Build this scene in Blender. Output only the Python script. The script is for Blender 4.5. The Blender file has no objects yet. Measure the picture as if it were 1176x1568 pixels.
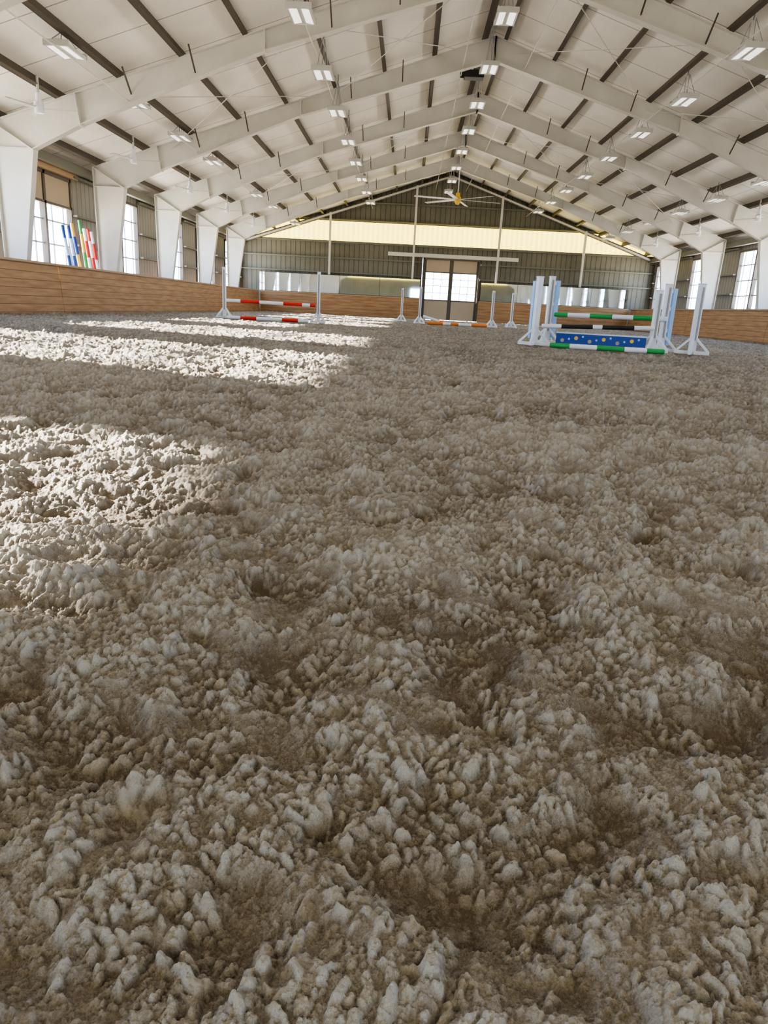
import bpy, math, random
import numpy as np
from mathutils import Vector, Matrix
random.seed(4)
S=bpy.context.scene
try:
    S.view_settings.view_transform='AgX'
    S.view_settings.look='AgX - Medium High Contrast'
except Exception: pass

CX=2.05; HW=12.65; D=46.0; Y0=-9.55; EAVE=4.3; RIDGE=8.5; SP=5.55; F0=18.2
XL=CX-HW; XR=CX+HW
SL=(RIDGE-EAVE)/HW
def roof(x): return RIDGE-abs(x-CX)*SL

# ---------------- materials ----------------
def mat(name,col,rough=.6,metal=0.,emit=None,es=0.,spec=.3):
    m=bpy.data.materials.new(name); m.use_nodes=True
    b=m.node_tree.nodes['Principled BSDF']
    b.inputs['Base Color'].default_value=(*col,1); b.inputs['Roughness'].default_value=rough
    b.inputs['Metallic'].default_value=metal
    b.inputs['Specular IOR Level'].default_value=spec
    if emit: b.inputs['Emission Color'].default_value=(*emit,1); b.inputs['Emission Strength'].default_value=es
    return m
def N(m,t,**k):
    n=m.node_tree.nodes.new(t)
    for a,v in k.items(): setattr(n,a,v)
    return n
def noisy(m,c1,c2,scale,vec='Object',stretch=(1,1,1),detail=4):
    nt=m.node_tree; b=nt.nodes['Principled BSDF']
    tc=N(m,'ShaderNodeTexCoord'); mp=N(m,'ShaderNodeMapping'); mp.inputs['Scale'].default_value=stretch
    nz=N(m,'ShaderNodeTexNoise'); nz.inputs['Scale'].default_value=scale; nz.inputs['Detail'].default_value=detail
    cr=N(m,'ShaderNodeValToRGB'); cr.color_ramp.elements[0].position=.3; cr.color_ramp.elements[1].position=.7
    cr.color_ramp.elements[0].color=(*c1,1); cr.color_ramp.elements[1].color=(*c2,1)
    nt.links.new(tc.outputs[vec],mp.inputs[0]); nt.links.new(mp.outputs[0],nz.inputs['Vector'])
    nt.links.new(nz.outputs['Fac'],cr.inputs[0]); nt.links.new(cr.outputs[0],b.inputs['Base Color'])
    return tc,cr
def lines(m,tc,axis,period,width,dark,src):
    nt=m.node_tree; b=nt.nodes['Principled BSDF']
    sx=N(m,'ShaderNodeSeparateXYZ'); nt.links.new(tc.outputs['Object'],sx.inputs[0])
    d=N(m,'ShaderNodeMath',operation='DIVIDE'); nt.links.new(sx.outputs[axis],d.inputs[0]); d.inputs[1].default_value=period
    f=N(m,'ShaderNodeMath',operation='FRACT'); nt.links.new(d.outputs[0],f.inputs[0])
    l=N(m,'ShaderNodeMath',operation='LESS_THAN'); nt.links.new(f.outputs[0],l.inputs[0]); l.inputs[1].default_value=width/period
    mx=N(m,'ShaderNodeMix',data_type='RGBA'); nt.links.new(l.outputs[0],mx.inputs[0])
    nt.links.new(src,mx.inputs[6]); mx.inputs[7].default_value=(*dark,1)
    nt.links.new(mx.outputs[2],b.inputs['Base Color']); return mx.outputs[2]

M_frame=mat('painted_steel_cream',(.62,.60,.55),.45); noisy(M_frame,(.56,.55,.51),(.64,.63,.585),1.5)
M_ins=mat('roof_insulation',(.8,.78,.72),.6)
tc,cr=noisy(M_ins,(.81,.785,.725),(.91,.885,.825),.8); lines(M_ins,tc,1,1.85,.035,(.38,.36,.32),cr.outputs[0])
M_purlin=mat('purlin_steel',(.08,.068,.053),.6)
def ribbed(name,c1,c2,axis,dark):
    m=mat(name,c1,.5); tc,cr=noisy(m,c1,c2,1.2); lines(m,tc,axis,.3,.05,dark,cr.outputs[0]); return m
M_wallE=ribbed('ribbed_metal_end',(.14,.135,.10),(.18,.175,.135),0,(.08,.08,.06))
M_wallS=ribbed('ribbed_metal_side',(.22,.21,.19),(.28,.27,.24),1,(.14,.135,.12))
M_girt=mat('girt_grey_green',(.17,.17,.135),.5)
M_post=mat('post_white',(.62,.6,.54),.5)
M_kick=mat('kickboard_wood',(.4,.2,.09),.55)
tc,cr=noisy(M_kick,(.29,.155,.07),(.44,.26,.13),1.2,stretch=(1,1,9),detail=6)
lines(M_kick,tc,2,.19,.014,(.14,.07,.03),cr.outputs[0])
M_cap=mat('kick_cap',(.42,.29,.17),.5)
M_wframe=mat('window_frame_dark',(.10,.085,.07),.5)
M_munt=mat('muntin_white',(.36,.40,.44),.5)
M_tan=mat('tan_shade',(.42,.34,.24),.7)
M_mirror=mat('mirror_glass',(.82,.86,.86),.03,1.0)
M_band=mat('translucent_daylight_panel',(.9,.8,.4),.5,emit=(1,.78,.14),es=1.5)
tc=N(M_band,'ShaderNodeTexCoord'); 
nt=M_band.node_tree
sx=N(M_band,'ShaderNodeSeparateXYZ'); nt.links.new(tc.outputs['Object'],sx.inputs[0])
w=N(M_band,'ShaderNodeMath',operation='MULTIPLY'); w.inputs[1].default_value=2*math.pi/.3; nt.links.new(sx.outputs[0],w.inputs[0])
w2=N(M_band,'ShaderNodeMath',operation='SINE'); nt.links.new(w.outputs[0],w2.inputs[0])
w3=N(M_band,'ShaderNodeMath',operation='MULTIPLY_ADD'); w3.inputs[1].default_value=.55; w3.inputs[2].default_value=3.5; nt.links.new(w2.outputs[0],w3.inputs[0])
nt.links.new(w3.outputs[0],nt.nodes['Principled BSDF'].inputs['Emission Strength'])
M_lens=mat('lamp_lens',(.9,.9,.9),.3,emit=(1,.97,.9),es=1.2)
M_white=mat('white_paint',(.74,.77,.82),.4)
M_offw=mat('lamp_housing',(.5,.5,.48),.4)
M_red=mat('red_paint',(.6,.03,.02),.4)
M_green=mat('green_paint',(.04,.3,.08),.4)
M_blue=mat('blue_paint',(.015,.06,.3),.4)
M_lblue=mat('light_blue_paint',(.35,.55,.85),.4)
M_orange=mat('orange_paint',(.75,.2,.04),.4)
M_yellow=mat('yellow_paint',(.8,.5,.05),.4)
M_black=mat('black_paint',(.02,.02,.02),.5)
M_wire=mat('wire',(.3,.3,.3),.5)

# ---------------- mesh builder ----------------
class MB:
    def __init__(s): s.v=[];s.f=[];s.m=[];s.mats=[]
    def mi(s,m):
        if m not in s.mats: s.mats.append(m)
        return s.mats.index(m)
    def add(s,vs,fs,m):
        o=len(s.v); s.v+= [tuple(v) for v in vs]; k=s.mi(m)
        for f in fs: s.f.append(tuple(i+o for i in f)); s.m.append(k)
    def box(s,a,b,m,T=None):
        x0,y0,z0=a;x1,y1,z1=b
        vs=[(x0,y0,z0),(x1,y0,z0),(x1,y1,z0),(x0,y1,z0),(x0,y0,z1),(x1,y0,z1),(x1,y1,z1),(x0,y1,z1)]
        if T: vs=[T@Vector(v) for v in vs]
        s.add(vs,[(3,2,1,0),(4,5,6,7),(0,1,5,4),(1,2,6,5),(2,3,7,6),(3,0,4,7)],m)
    def beam(s,p,q,w,h,m,up=(0,0,1)):
        p=Vector(p);q=Vector(q);d=(q-p);L=d.length;d.normalize();u=Vector(up)
        if abs(d.dot(u))>.98: u=Vector((0,1,0))
        r=d.cross(u).normalized();u=r.cross(d)
        T=Matrix.Translation(p)@Matrix((r,d,u)).transposed().to_4x4()
        s.box((-w/2,0,-h/2),(w/2,L,h/2),m,T)
    def cyl(s,p,q,r,m,n=10,r2=None):
        p=Vector(p);q=Vector(q);d=(q-p).normalized();u=Vector((0,0,1)) if abs(d.z)<.9 else Vector((1,0,0))
        a=d.cross(u).normalized();b=a.cross(d); r2=r if r2 is None else r2
        vs=[];
        for i in range(n):
            t=2*math.pi*i/n; o=a*math.cos(t)+b*math.sin(t); vs+= [p+o*r,q+o*r2]
        fs=[(2*i,2*i+1,(2*i+3)%(2*n),(2*i+2)%(2*n)) for i in range(n)]
        fs+=[tuple(2*i for i in range(n)),tuple(2*i+1 for i in reversed(range(n)))]
        s.add(vs,fs,m)
    def prism(s,poly,y0,y1,m):
        n=len(poly); vs=[(x,y0,z) for x,z in poly]+[(x,y1,z) for x,z in poly]
        fs=[tuple(range(n)),tuple(reversed(range(n,2*n)))]+[(i,i+n,(i+1)%n+n,(i+1)%n) for i in range(n)]
        s.add(vs,fs,m)
    def obj(s,name,loc=(0,0,0),rot=0,bevel=0):
        me=bpy.data.meshes.new(name); me.from_pydata(s.v,[],s.f)
        for m in s.mats: me.materials.append(m)
        me.polygons.foreach_set('material_index',s.m); me.update()
        o=bpy.data.objects.new(name,me); S.collection.objects.link(o); o.location=loc; o.rotation_euler=(0,0,rot)
        if bevel:
            b=o.modifiers.new('b','BEVEL'); b.width=bevel; b.segments=2; b.limit_method='ANGLE'
        return o

# ---------------- floor (harrowed sand/fibre footing) ----------------
def h32(ix,iy,seed):
    h=(ix.astype(np.int64)*374761393+iy.astype(np.int64)*668265263+seed*2147483647+12345)&0xffffffff
    h=((h^(h>>13))*1274126177)&0xffffffff
    h=((h^(h>>15))*2246822519)&0xffffffff
    h=h^(h>>16)
    return h
def r01(h,k): return ((((h*(2654435761+k*97))&0xffffffff)>>8)&0xffff)/65535.0
def vnoise(x,y,seed):
    ix=np.floor(x);iy=np.floor(y);fx=x-ix;fy=y-iy
    fx=fx*fx*(3-2*fx);fy=fy*fy*(3-2*fy);ix=ix.astype(np.int64);iy=iy.astype(np.int64)
    a=r01(h32(ix,iy,seed),0);b=r01(h32(ix+1,iy,seed),0);c=r01(h32(ix,iy+1,seed),0);d=r01(h32(ix+1,iy+1,seed),0)
    return (a*(1-fx)+b*fx)*(1-fy)+(c*(1-fx)+d*fx)*fy
def fbm(x,y,seed,o=3):
    s=0;a=.5;t=0
    for i in range(o):
        s=s+a*vnoise(x,y,seed+i*17);t+=a;a*=.5;x=x*2.03+3.1;y=y*2.03+1.7
    return s/t
def blobs(x,y,cell,rmin,rmax,seed,prob=1.,ell=1.5,pw=.5,hv=.4):
    gx=x/cell;gy=y/cell;ix=np.floor(gx).astype(np.int64);iy=np.floor(gy).astype(np.int64)
    H=np.zeros_like(x)
    for di in (-1,0,1):
        for dj in (-1,0,1):
            h=h32(ix+di,iy+dj,seed)
            cx=(ix+di+r01(h,1));cy=(iy+dj+r01(h,2))
            r=rmin+(rmax-rmin)*r01(h,3); an=r01(h,4)*math.pi; e=1+(ell-1)*r01(h,5)
            dx=(gx-cx)*cell;dy=(gy-cy)*cell;ca=np.cos(an);sa=np.sin(an)
            u=(dx*ca+dy*sa)/(r*e);v=(-dx*sa+dy*ca)*e/r
            q=1-(u*u+v*v); q=np.where(r01(h,6)<prob,q,-1)
            H=np.maximum(H,np.maximum(q,0)**pw*r*(1-hv+2*hv*r01(h,7)))
    return H
def ground(x,y):
    dist=np.sqrt(x*x+y*y)
    n1=fbm(x/.020,y/.020,5,2)-.5;n2=fbm(x/.020,y/.020,7,2)-.5
    n3=vnoise(x/.005,y/.005,6)-.5;n4=vnoise(x/.005,y/.005,8)-.5
    wx=x+.012*n1+.002*n3; wy=y+.012*n2+.002*n4
    vx=x+.09*(fbm(x/.12,y/.12,15,3)-.5);vy=y+.09*(fbm(x/.12,y/.12,16,3)-.5)
    far=np.clip((dist-2.)/5,0,1)
    md=fbm(vx/.13,vy/.13,12,3)-.5
    base=.045*(fbm(x/.8,y/.8,11)-.5)+.075*md
    bowl=blobs(vx,vy,.27,.04,.07,34,.6,1.5,1.3,.3)
    bm=np.clip(bowl/.045,0,1)
    LL=blobs(vx,vy,.15,.03,.065,39,.8,1.8,.8)
    L0=blobs(wx,wy,.055,.012,.024,40,.8,1.9,.6)
    L1=blobs(wx,wy*.80,.0215,.0050,.0092,41,.95,1.6,.5)
    L1b=blobs(wx+.5,wy*.80,.0155,.0042,.0070,44,.95,1.6,.5)
    L2=blobs(x+.006*n1,y+.006*n2,.0080,.0020,.0040,42,.9,1.6,.5)
    L3=blobs(x,y,.0042,.0012,.0021,43,.85)
    fade1=np.clip(1-(dist-4)/8,0,1);fade2=np.clip(1-(dist-2)/3,0,1);fade3=np.clip(1-(dist-1.)/1.5,0,1)
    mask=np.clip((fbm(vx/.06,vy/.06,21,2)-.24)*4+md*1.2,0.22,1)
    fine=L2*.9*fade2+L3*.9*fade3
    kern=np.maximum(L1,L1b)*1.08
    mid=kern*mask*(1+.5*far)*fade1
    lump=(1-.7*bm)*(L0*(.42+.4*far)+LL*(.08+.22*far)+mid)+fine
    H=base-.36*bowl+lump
    tone=np.clip((kern*mask*1.15+fine)/.015,0,1)*(.55-.2*far)+(.15+.26*far)*np.clip(L0/.022,0,1)+.12*far*np.clip(LL/.05,0,1)+.36*np.clip((base+.03)/.055,0,1)-.12*bm  # darker in gaps and pits: damp sand plus shade put into the colour
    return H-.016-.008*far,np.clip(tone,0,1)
NR,NC=1550,1100
zz=np.linspace(.22**-.4,(D-.55)**-.4,NR)**(-1/.4)
u=np.linspace(-1,1,NC)
Zg=np.repeat(zz[:,None],NC,1); Xg=(.45+.66*zz)[:,None]*u[None,:]-.02*zz[:,None]
Xg=np.clip(Xg,XL+.8,XR-.8)
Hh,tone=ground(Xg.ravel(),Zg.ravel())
co=np.stack([Xg.ravel(),Zg.ravel(),Hh],1)
i=np.arange(NR-1)[:,None]*NC+np.arange(NC-1)[None,:]
q=np.stack([i,i+1,i+NC+1,i+NC],-1).reshape(-1,4)
n0=len(co)
gx=np.linspace(XL,XR,260);gy=np.linspace(Y0,D,520)
GX,GY=np.meshgrid(gx,gy)
bh=.03*(fbm(GX.ravel()/.5,GY.ravel()/.5,11)-.5)
infan=(np.abs(GX.ravel()+.02*GY.ravel())<(.30+.66*GY.ravel()))&(GY.ravel()>.1)
bh=np.where(infan,-.13,bh)
co2=np.stack([GX.ravel(),GY.ravel(),bh],1)
j=np.arange(519)[:,None]*260+np.arange(259)[None,:]
q2=np.stack([j,j+1,j+261,j+260],-1).reshape(-1,4)+n0
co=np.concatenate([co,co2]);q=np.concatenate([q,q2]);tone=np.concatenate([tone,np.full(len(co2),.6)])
me=bpy.data.meshes.new('floor'); me.vertices.add(len(co)); me.vertices.foreach_set('co',co.astype(np.float32).ravel())
me.loops.add(q.size); me.loops.foreach_set('vertex_index',q.astype(np.int32).ravel())
me.polygons.add(len(q)); me.polygons.foreach_set('loop_start',np.arange(0,q.size,4,dtype=np.int32))
me.polygons.foreach_set('loop_total',np.full(len(q),4,dtype=np.int32))
me.update(calc_edges=True)
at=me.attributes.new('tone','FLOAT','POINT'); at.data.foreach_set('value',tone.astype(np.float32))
me.polygons.foreach_set('use_smooth',np.ones(len(q),dtype=bool))
fl=bpy.data.objects.new('floor',me); S.collection.objects.link(fl)
ms=mat('arena_sand_fibre',(.4,.37,.33),.95,spec=.15); nt=ms.node_tree; b=nt.nodes['Principled BSDF']
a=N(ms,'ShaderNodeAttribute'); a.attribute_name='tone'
tcx=N(ms,'ShaderNodeTexCoord')
nz=N(ms,'ShaderNodeTexNoise'); nz.inputs['Scale'].default_value=500; nz.inputs['Detail'].default_value=3; nt.links.new(tcx.outputs['Object'],nz.inputs['Vector'])
nb=N(ms,'ShaderNodeTexNoise'); nb.inputs['Scale'].default_value=1.6; nb.inputs['Detail'].default_value=5; nt.links.new(tcx.outputs['Object'],nb.inputs['Vector'])
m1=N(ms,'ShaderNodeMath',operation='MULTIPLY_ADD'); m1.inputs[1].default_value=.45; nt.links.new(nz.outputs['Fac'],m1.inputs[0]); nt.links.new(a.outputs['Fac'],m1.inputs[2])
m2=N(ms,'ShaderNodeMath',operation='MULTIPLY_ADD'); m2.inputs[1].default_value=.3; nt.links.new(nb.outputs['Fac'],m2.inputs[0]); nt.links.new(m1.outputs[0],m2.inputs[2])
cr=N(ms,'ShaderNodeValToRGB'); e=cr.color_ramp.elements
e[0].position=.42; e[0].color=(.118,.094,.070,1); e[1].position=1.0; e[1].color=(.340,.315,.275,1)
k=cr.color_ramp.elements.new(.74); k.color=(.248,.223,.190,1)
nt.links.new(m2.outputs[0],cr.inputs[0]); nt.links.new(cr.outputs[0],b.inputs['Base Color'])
bp=N(ms,'ShaderNodeBump'); bp.inputs['Strength'].default_value=.9; bp.inputs['Distance'].default_value=.003
nt.links.new(nz.outputs['Fac'],bp.inputs['Height']); nt.links.new(bp.outputs[0],b.inputs['Normal'])
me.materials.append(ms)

# ---------------- ceiling / roof ----------------
mb=MB()
mb.prism([(XL-.3,EAVE-.3*SL),(CX,RIDGE),(XR+.3,EAVE-.3*SL),(XR+.3,EAVE+.1),(CX,RIDGE+.2),(XL-.3,EAVE+.1)],Y0,D,M_ins)
mb.obj('ceiling')
mb=MB()
for sgn in (-1,1):
    for k in range(9):
        d=.35+k*1.45
        x=CX+sgn*d; z=roof(x)
        m=M_purlin
        T=Matrix.Translation((x,0,z))@Matrix.Rotation(sgn*math.atan(SL),4,'Y')
        mb.box((-.015,Y0+.02,-.21),(.015,D-.02,-.0),m,T)
        mb.box((-.055,Y0+.02,-.222),(.055,D-.02,-.205),m,T)
        mb.box((-.055,Y0+.02,-.225),(-.04,D-.02,-.18),m,T)
mb.obj('roof_purlins')

# ---------------- rigid frames ----------------
ys=[F0+SP*k for k in range(-4,5)]
def half(sgn):
    def P(u,z): return (CX+sgn*(HW-u),z)
    def top(u): return EAVE+u*SL-.235
    outer=[P(.66,0),P(.58,top(.58))]
    t=[P(u,top(u)) for u in (2.6,7.0,HW)]
    bt=[P(HW,top(HW)-.62),P(7.0,top(7)-.42),P(2.7,top(2.7)-.68),P(1.55,top(1.55)-.86),P(.98,0)]
    return outer,t,bt
for y in ys:
    mb=MB()
    for sgn in (-1,1):
        outer,t,bt=half(sgn)
        top=[outer[1]]+t; bot=[bt[3],bt[2],bt[1],bt[0]]
        w=.012
        def quad(a,b_,c,d): mb.prism([a,b_,c,d],y-w,y+w,M_frame)
        quad(outer[0],outer[1],bt[3],bt[4])
        for k in range(3): quad(top[k],top[k+1],bot[k+1],bot[k])
        def fl_(p,q_,th=.02,wd=.22): mb.beam((p[0],y,p[1]),(q_[0],y,q_[1]),wd,th,M_frame,up=(0,0,1) if abs(q_[0]-p[0])>.8 else (1,0,0))
        fl_(outer[0],outer[1])
        for k in range(3): fl_(top[k],top[k+1]); fl_(bot[k],bot[k+1])
        fl_(bt[3],bt[4])
        for p,q_ in ((top[1],bot[1]),(top[2],bot[2]),(top[3],bot[3]),(outer[1],bt[3])):
            mb.beam((p[0]+.0,y,p[1]+.0),(q_[0],y,q_[1]-.04),.24,.035,M_frame,up=(1,0,0))
        z=bt[3][1]; mb.beam((CX+sgn*(HW-.62),y,z),(CX+sgn*(HW-1.53),y,z),.2,.02,M_frame)
        for u_ in (3.9,5.4,8.5,10.0):
            x=CX+sgn*(HW-u_); 
            for s2 in (-1,1): mb.beam((x,y,roof(x)-.62),(x,y+s2*.5,roof(x)-.2),.03,.03,M_purlin)
    mb.obj('steel_frame')
mb=MB()
for y in ys[:-1]:
    if (round((y-F0)/SP))%2==0:
        for sgn in (-1,1):
            for (u1,u2) in ((3,8),(8,12)):
                p=(CX+sgn*(HW-u1),y,roof(CX+sgn*(HW-u1))-.42);q_=(CX+sgn*(HW-u2),y+SP,roof(CX+sgn*(HW-u2))-.42)
                p2=(p[0],y+SP,p[2]);q2=(q_[0],y,q_[2])
                mb.cyl(p,q_,.012,M_frame,5);mb.cyl(p2,q2,.012,M_frame,5)
for sgn in (-1,1):
    x=CX+sgn*(HW-.35); mb.box((x-.09,Y0,EAVE-.35),(x+.09,D,EAVE-.12),M_girt)
    for dx in (.9,4.6,8.8): 
        x=CX+sgn*dx; mb.cyl((x,Y0,roof(x)-.75),(x,D,roof(x)-.75),.014,M_frame,5)
mb.obj('roof_bracing_rods')

# ---------------- side walls with windows ----------------
WZ0,WZ1=1.2,3.8; WW=3.35
wins=[y+3.35 for y in [F0+SP*k for k in range(-5,5)]]
wins=[y for y in wins if y+WW/2<D-.3 and y-WW/2>Y0+.2]
for side,x0,x1 in (('left',XL-.12,XL),('right',XR,XR+.12)):
    mb=MB(); prev=Y0
    for y in wins:
        mb.box((x0,prev,0),(x1,y-WW/2,EAVE+.05),M_wallS)
        mb.box((x0,y-WW/2,0),(x1,y+WW/2,WZ0),M_wallS); mb.box((x0,y-WW/2,WZ1),(x1,y+WW/2,EAVE+.05),M_wallS); prev=y+WW/2
    mb.box((x0,prev,0),(x1,D,EAVE+.05),M_wallS)
    s=1 if side=='left' else -1; xi=x1 if side=='left' else x0
    for k,y in enumerate(wins+[None]):
        a=Y0 if k==0 else wins[k-1]+WW/2; b_=D if y is None else y-WW/2
        for z in (1.9,2.75,3.85): mb.box((min(xi,xi+s*.2),a,z),(max(xi,xi+s*.2),b_,z+.06),M_girt)
    mb.obj('wall_'+side)
wn=0
for side in ('left','right'):
    for y in wins:
        wn+=1; mb=MB(); s=1 if side=='left' else -1; xi=XL if side=='left' else XR
        def bx(y0,y1,z0,z1,m,d0=-.1,d1=.06):
            a_,b_=xi+s*d0,xi+s*d1; mb.box((min(a_,b_),y0,z0),(max(a_,b_),y1,z1),m)
        A,B=y-WW/2,y+WW/2
        bx(A,B,WZ0,WZ0+.09,M_wframe);bx(A,B,WZ1-.09,WZ1,M_wframe);bx(A,A+.08,WZ0,WZ1,M_wframe);bx(B-.08,B,WZ0,WZ1,M_wframe)
        bx(y-.06,y+.06,WZ0,WZ1,M_wframe)
        for f in (-.75,-.32,.32,.75): bx(y+f*WW/2-.02,y+f*WW/2+.02,WZ0,WZ1,M_munt,-.06,-.03)
        for k in range(1,4): z=WZ0+(WZ1-WZ0)*k/4; bx(A,B,z-.022,z+.022,M_munt,-.06,-.03)
        if side=='left' and abs(y-(F0+3.35))<.1:
            bx(A+.08,B-.08,3.0,3.71,M_tan,-.02,.02); bx(A-.1,B+.3,3.82,4.0,M_cap,0,.16)
            bx(A,B,2.93,3.0,M_wframe)
        mb.obj('window_%d'%wn)

# ---------------- kickboards (sloped wood) ----------------
KH=1.17
for side,s in (('left',-1),('right',1)):
    mb=MB(); 
    xt=CX+s*(HW-1.24); xb=CX+s*(HW-1.34)
    segs=[Y0,3.0,8.5,13.1,19.55,D-.5] if side=='left' else [Y0,5,12,20,28,36,D-.5]
    for a_,b_ in zip(segs[:-1],segs[1:]):
        mb.prism([(xb,-.05),(xt,KH),(xt+s*.04,KH),(xb+s*.04,-.05)],a_+.02,b_-.02,M_kick)
    mb.prism([(xt-s*.04,KH),(xt-s*.04,KH+.05),(xt+s*.05,KH+.05),(xt+s*.05,KH)],Y0,D-.5,M_cap)
    mb.obj('kickboard_'+side)
DX0,DX1,DH=.75,4.05,3.5
mb=MB()
for a_,b_ in ((XL+1.36,DX0-.12),(DX1+.12,XR-1.36)):
    mb.box((a_,D-.49,-.05),(b_,D-.43,KH),M_kick); mb.box((a_,D-.49,KH),(b_,D-.41,KH+.05),M_cap)
mb.obj('kickboard_end')
for a_,b_ in ((XL+1.3,DX0-.2),(DX1+.2,XR-1.5)):
    mb=MB(); n=4; w_=(b_-a_)/n
    for k in range(n):
        mb.box((a_+k*w_+.012,D-.48,KH+.08),(a_+(k+1)*w_-.012,D-.46,2.3),M_mirror)
        mb.box((a_+k*w_,D-.455,KH+.06),(a_+(k+1)*w_,D-.43,2.33),M_wframe)
    mb.obj('wall_mirror')
# ---------------- end walls ----------------
B0,B1=4.33,5.45
def xroof(z): return HW-(z-EAVE)/SL
def endwall(y0,y1,door):
    mb=MB(); a_,b_,h=door
    mb.box((XL,y0,0),(a_,y1,B0),M_wallE);mb.box((b_,y0,0),(XR,y1,B0),M_wallE);mb.box((a_,y0,h),(b_,y1,B0),M_wallE)
    w0=xroof(B0)-.0;w1=xroof(B1)
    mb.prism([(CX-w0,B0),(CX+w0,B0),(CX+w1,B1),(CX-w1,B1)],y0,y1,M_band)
    mb.prism([(CX-w1,B1),(CX+w1,B1),(CX,RIDGE)],y0,y1,M_wallE)
    return mb
mb=endwall(D,D+.1,(DX0-.12,DX1+.12,DH+.1)); mb.obj('wall_end')
mb=MB()
for z in (2.45,3.3,4.2,5.5,6.5):
    hw=min(HW,xroof(z+.1)) if z>EAVE-.1 else HW
    if z<3.5:
        mb.box((XL,D-.2,z),(DX0-.14,D-.01,z+.07),M_girt);mb.box((DX1+.14,D-.2,z),(XR,D-.01,z+.07),M_girt)
    else: mb.box((CX-hw,D-.2,z),(CX+hw,D-.01,z+.07),M_girt)
for s in (-1,1):
    mb.beam((CX,D-.15,RIDGE-.33),(CX+s*(HW-.1),D-.15,EAVE-.28),.2,.22,M_wallE)
    mb.beam((CX,D-.36,RIDGE-.33),(CX+s*(HW-.4),D-.36,EAVE-.22),.03,.1,M_post)
for dx in (-7.65,-2.55,2.55,7.65):
    x=2.6+dx; mb.box((x-.06,D-.4,0),(x+.06,D-.2,roof(x)-.25),M_post)
mb.box((-1.5,D-.32,DH+.12),(6.4,D-.2,DH+.33),M_post)
mb.obj('end_wall_framing')
ED=(.0,4.2,3.2)
mb=endwall(Y0-.1,Y0,ED); mb.obj('wall_entrance')
mb=MB()
xm=(DX0+DX1)/2
mb.box((DX0-.1,D-.45,0),(DX0,D-.02,DH+.08),M_wframe);mb.box((DX1,D-.45,0),(DX1+.1,D-.02,DH+.08),M_wframe)
mb.box((DX0-.1,D-.45,DH),(DX1+.1,D-.02,DH+.08),M_wframe)
for a_,b_ in ((DX0,xm),(xm,DX1)):
    y0,y1=D-.3,D-.22
    mb.box((a_,y0,0),(a_+.12,y1,DH),M_wframe);mb.box((b_-.12,y0,0),(b_,y1,DH),M_wframe)
    mb.box((a_+.12,y0,0),(b_-.12,y1,1.15),M_tan);mb.box((a_+.12,y0,2.8),(b_-.12,y1,DH),M_tan)
    mb.box((a_+.12,y0-.01,1.12),(b_-.12,y1,1.2),M_wframe);mb.box((a_+.12,y0-.01,2.75),(b_-.12,y1,2.82),M_wframe)
    for k in (1,2): x=a_+.12+(b_-a_-.24)*k/3; mb.box((x-.018,y0+.02,1.2),(x+.018,y1-.02,2.8),M_munt)
    for k in (1,2,3): z=1.2+1.6*k/4; mb.box((a_+.12,y0+.02,z-.018),(b_-.12,y1-.02,z+.018),M_munt)
mb.obj('door_1')

# ---------------- hanging lights ----------------
def lampmesh():
    mb=MB()
    for s in (-1,1):
        T=Matrix.Rotation(s*.16,4,'Y')
        mb.box((0 if s>0 else -.24,-.40,-.03),(.24 if s>0 else 0,.40,.03),M_offw,T)
        mb.box((.05 if s>0 else -.2,-.36,-.036),(.2 if s>0 else -.05,.36,-.028),M_lens,T)
    mb.box((-.07,-.3,.02),(.07,.3,.1),M_offw)
    for y in (-.4,.4): mb.box((-.25,y-.02,-.06),(.25,y+.02,.05),M_offw)
    return mb
rows=[(-7.05,5.10,-.3),(-2.45,6.0,0),(1.85,7.2,-.5),(6.85,6.15,1.4),(10.9,4.95,1.4)]
ldn=bpy.data.lights.new('lamp_down','AREA'); ldn.shape='RECTANGLE'; ldn.size=.5; ldn.size_y=.8; ldn.energy=95; ldn.color=(1,.96,.9)
for ri,(x,h,ph) in enumerate(rows):
    mb=lampmesh(); dz=roof(x)-h-.05
    for sx_ in (-.2,.2):
        for sy in (-.4,.4): mb.cyl((sx_*.5,sy,.04),(0,sy*.3,dz*.8),.010,M_wire,4)
    mb.cyl((0,0,dz*.8),(0,0,dz),.014,M_wire,4)
    first=None
    for k in range(-6,9):
        y=16.0+ph+3.65*k
        if y>D-1: continue
        for fy in ys:
            if abs(y-fy)<.56: y=fy+(.57 if y>fy else -.57)
        if first is None: o=mb.obj('hanging_light',(x,y,h)); first=o
        else:
            o=bpy.data.objects.new('hanging_light',first.data); S.collection.objects.link(o); o.location=(x,y,h)
        if ri in (1,3) and k%3==0:
            lo=bpy.data.objects.new('lamp',ldn); S.collection.objects.link(lo); lo.parent=o; lo.location=(0,0,-.12)

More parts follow.
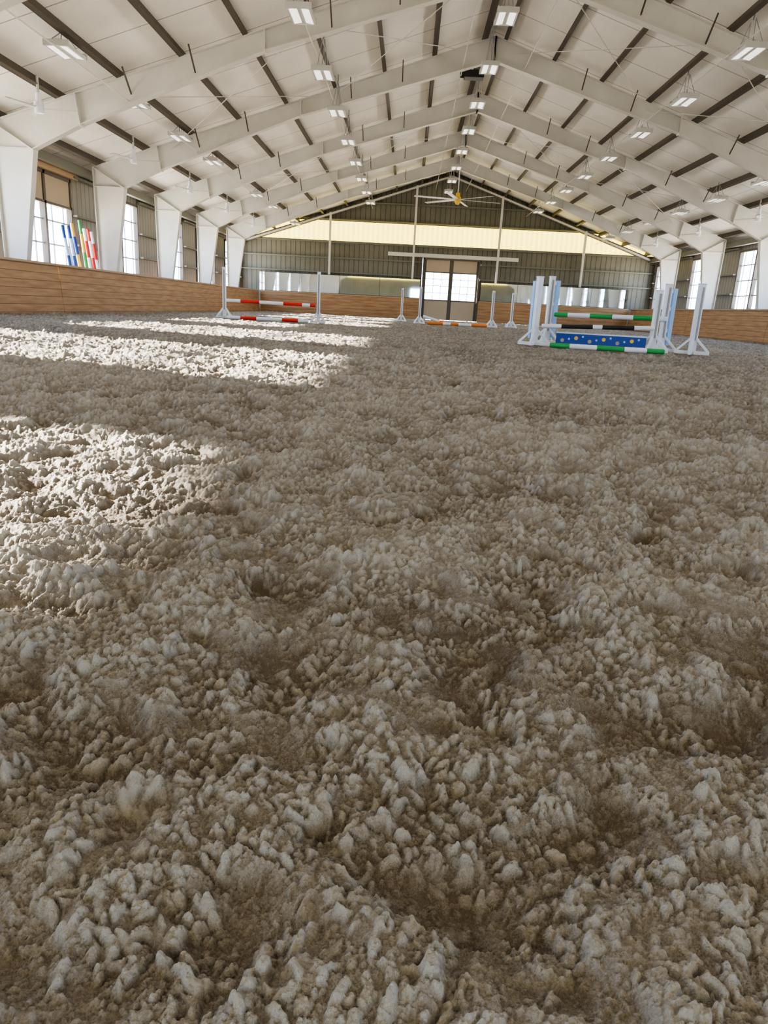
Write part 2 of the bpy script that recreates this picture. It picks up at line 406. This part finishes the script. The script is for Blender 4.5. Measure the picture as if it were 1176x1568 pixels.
# ---------------- fans ----------------
def fan(name,x,y,z,R,n,drop,hubm,bw,rot0=0.):
    mb=MB()
    mb.cyl((0,0,-.1),(0,0,.12),.16 if R>1 else .1,hubm,20); mb.cyl((0,0,.1),(0,0,drop),.03,M_offw,8)
    mb.cyl((0,0,.12),(0,0,.3),.1 if R>1 else .06,hubm,16)
    if R>1: mb.cyl((0,0,-.22),(0,0,-.1),.08,hubm,14,.14)
    for k in range(n):
        T=Matrix.Rotation(rot0+2*math.pi*k/n,4,'Z')@Matrix.Rotation(.2,4,'X')
        mb.box((.12,-bw/2,-.012),(R,bw/2,.012),M_offw,T)
    mb.obj(name,(x,y,z))
fan('ceiling_fan',2.05,38.0,5.85,2.2,6,roof(2.05)-5.85-.05,M_yellow,.17,.25)
for y in ys[3:]:
    for x in (-8.35,12.45):
        fan('wall_side_fan',x,y-1.1,4.35,.85,3,roof(x)-4.35-.05,M_white,.11,.1)

mb=MB(); mb.box((-.3,-.2,-.1),(.3,.2,.1),M_black); mb.cyl((-.3,0,0),(-.42,0,0),.09,M_black,12); mb.beam((0,0,.1),(0,0,.6),.05,.05,M_black)
mb.obj('ridge_speaker',(1.55,24.6,7.5),bevel=.02)

# ---------------- jumps ----------------
def standard(name,x,y,h=1.5,rot=0.,wing=False):
    mb=MB(); w=.05
    mb.box((-w,-w,.02),(w,w,h),M_white)
    mb.box((-.02,-w-.008,.25),(.02,-w,h-.05),M_wire)
    mb.box((-w-.005,-w-.005,h),(w+.005,w+.005,h+.02),M_white)
    for a_ in range(4):
        T=Matrix.Rotation(a_*math.pi/2+math.pi/4,4,'Z')
        mb.box((.04,-.025,0),(.30,.025,.06),M_white,T)
        p=T@Vector((.28,0,.05)); q_=T@Vector((.03,0,.30)); mb.beam(p,q_,.04,.04,M_white)
    if wing:
        mb.box((.13-w*.8,-w*.8,.12),(.13+w*.8,w*.8,h-.06),M_lblue)
        for z in (.35,.75,h-.15): mb.box((0,-.02,z),(.13,.02,z+.07),M_white)
    return mb.obj(name,(x,y,0),rot,bevel=.006)
def pole(name,p,q_,cols,r=.05):
    mb=MB(); p=Vector(p);q_=Vector(q_);t=0;tot=sum(c[1] for c in cols)
    for m,f in cols:
        mb.cyl(p.lerp(q_,t/tot),p.lerp(q_,(t+f)/tot),r,m,16); t+=f
    d=(q_-p).normalized(); mb.cyl(p-d*.02,p,r*.7,cols[0][0],16,r); mb.cyl(q_,q_+d*.02,r,cols[-1][0],16,r*.7)
    return mb.obj(name)
W,R,G,BL,O=M_white,M_red,M_green,M_blue,M_orange
standard('jump_standard',-5.6,22.2,1.45,.1); standard('jump_standard',-2.75,22.2,1.45,.1)
pole('jump_pole',(-5.51,22.1,.52),(-2.84,22.1,.5),[(W,.45),(R,.6),(W,.75),(R,.6),(W,.25),(R,.15)])
pole('jump_pole',(-5.3,21.4,.05),(-2.95,21.4,.05),[(W,.4),(R,.5),(W,.8),(R,.5),(W,.3)])
standard('jump_standard',.42,30,1.4);standard('jump_standard',3.35,30,1.4)
standard('jump_standard',-.35,33.0,1.4);standard('jump_standard',4.35,31.5,1.4)
pole('jump_pole',(.75,29.4,.05),(3.1,29.3,.05),[(O,.6),(W,.3),(O,.3),(W,.5),(O,.6)],.06)
pole('jump_pole',(.58,29.9,.3),(1.5,29.9,.06),[(W,1),(O,.4)])
# right oxer
standard('jump_standard',2.38,13.9,1.22,math.pi/2+.4,True); standard('jump_standard',2.85,15.2,1.3,.2,True)
standard('jump_standard',4.50,13.6,1.08,.2); standard('jump_standard',4.86,14.2,1.22,.2,True); standard('jump_standard',5.2,13.5,1.22,.3)
pole('jump_pole',(2.92,14.9,.58),(4.85,14.05,.60),[(G,.3),(W,.5),(G,.5),(W,.45),(G,.5),(W,.2)],.045)
pole('jump_pole',(2.5,13.8,.36),(4.45,13.5,.42),[(W,.3),(M_black,.5),(W,.15),(M_black,.5),(W,.3)],.04)
pole('jump_pole',(2.55,13.1,.045),(4.45,12.8,.045),[(G,.35),(W,.5),(G,.5),(W,.4),(G,.3)],.045)
mb=MB(); mb.box((0,-.02,.04),(1.62,.02,.27),BL); mb.box((0,-.024,.245),(1.62,.024,.27),W)
for k in range(6):
    x=.12+k*.25; z=.12+.05*(k%2); mb.cyl((x,-.026,z),(x,-.02,z),.035,M_yellow if k%2 else M_tan,12); mb.cyl((x+.12,-.026,z+.03),(x+.12,-.02,z+.03),.02,M_lblue,10)
mb.box((.05,-.06,.0),(.12,.06,.07),BL);mb.box((1.5,-.06,.0),(1.57,.06,.07),BL)
mb.obj('jump_filler_plank',(2.80,13.95,0),-.22)
cs=[(BL,M_lblue),(BL,M_lblue),(M_yellow,BL),(M_green,M_yellow),(W,R),(R,W),(W,R)]
for k,(a_,b_) in enumerate(cs):
    y=21.5+k*.32; x=XL+.5
    pole('stored_jump_pole',(x+.35,y,0.02),(x+.05,y+random.uniform(-.12,.12),2.5+random.uniform(-.2,.15)),[(b_,.9),(a_,.7),(b_,.5),(a_,.35)],.045)

# ---------------- sky, sun ----------------
wd=bpy.data.worlds.new('World'); S.world=wd; wd.use_nodes=True; nt=wd.node_tree
bg=nt.nodes['Background']
tc=nt.nodes.new('ShaderNodeTexCoord'); sx=nt.nodes.new('ShaderNodeSeparateXYZ'); nt.links.new(tc.outputs['Generated'],sx.inputs[0])
ma=nt.nodes.new('ShaderNodeMath'); ma.operation='MULTIPLY_ADD'; ma.inputs[1].default_value=.5; ma.inputs[2].default_value=.5; nt.links.new(sx.outputs[2],ma.inputs[0])
cr=nt.nodes.new('ShaderNodeValToRGB'); e=cr.color_ramp.elements
e[0].position=0; e[0].color=(1,.90,.76,1); e[1].position=1; e[1].color=(.16,.30,.62,1)  # cream lower half is a glow added to brighten the ceiling
for p_,c in ((.49,(1,.91,.79,1)),(.505,(.56,.75,1,1)),(.62,(.44,.64,.98,1))):
    k=e.new(p_); k.color=c
nt.links.new(ma.outputs[0],cr.inputs[0]); nt.links.new(cr.outputs[0],bg.inputs[0]); bg.inputs[1].default_value=17
sl=bpy.data.lights.new('sun','SUN'); sl.energy=92; sl.angle=math.radians(.8); sl.color=(1,.92,.80)
so=bpy.data.objects.new('sun',sl); S.collection.objects.link(so)
so.rotation_euler=Vector((1,-.39,-.374)).to_track_quat('-Z','Y').to_euler()

# ---------------- camera ----------------
cd=bpy.data.cameras.new('camera'); co_=bpy.data.objects.new('camera',cd); S.collection.objects.link(co_)
cd.sensor_fit='VERTICAL'; cd.sensor_height=36; cd.lens=24.96; cd.clip_start=.02; cd.clip_end=2000
th=math.radians(16.0); ya=math.radians(1.16); ro=math.radians(3.0)
fw=Vector((-math.sin(ya)*math.cos(th),math.cos(ya)*math.cos(th),-math.sin(th)))
r=fw.cross(Vector((0,0,1))).normalized(); up=r.cross(fw)
r2=r*math.cos(ro)+up*math.sin(ro); up2=up*math.cos(ro)-r*math.sin(ro)
Mx=Matrix((r2,up2,-fw)).transposed().to_4x4(); Mx.translation=(0,0,.53)
co_.matrix_world=Mx
S.camera=co_
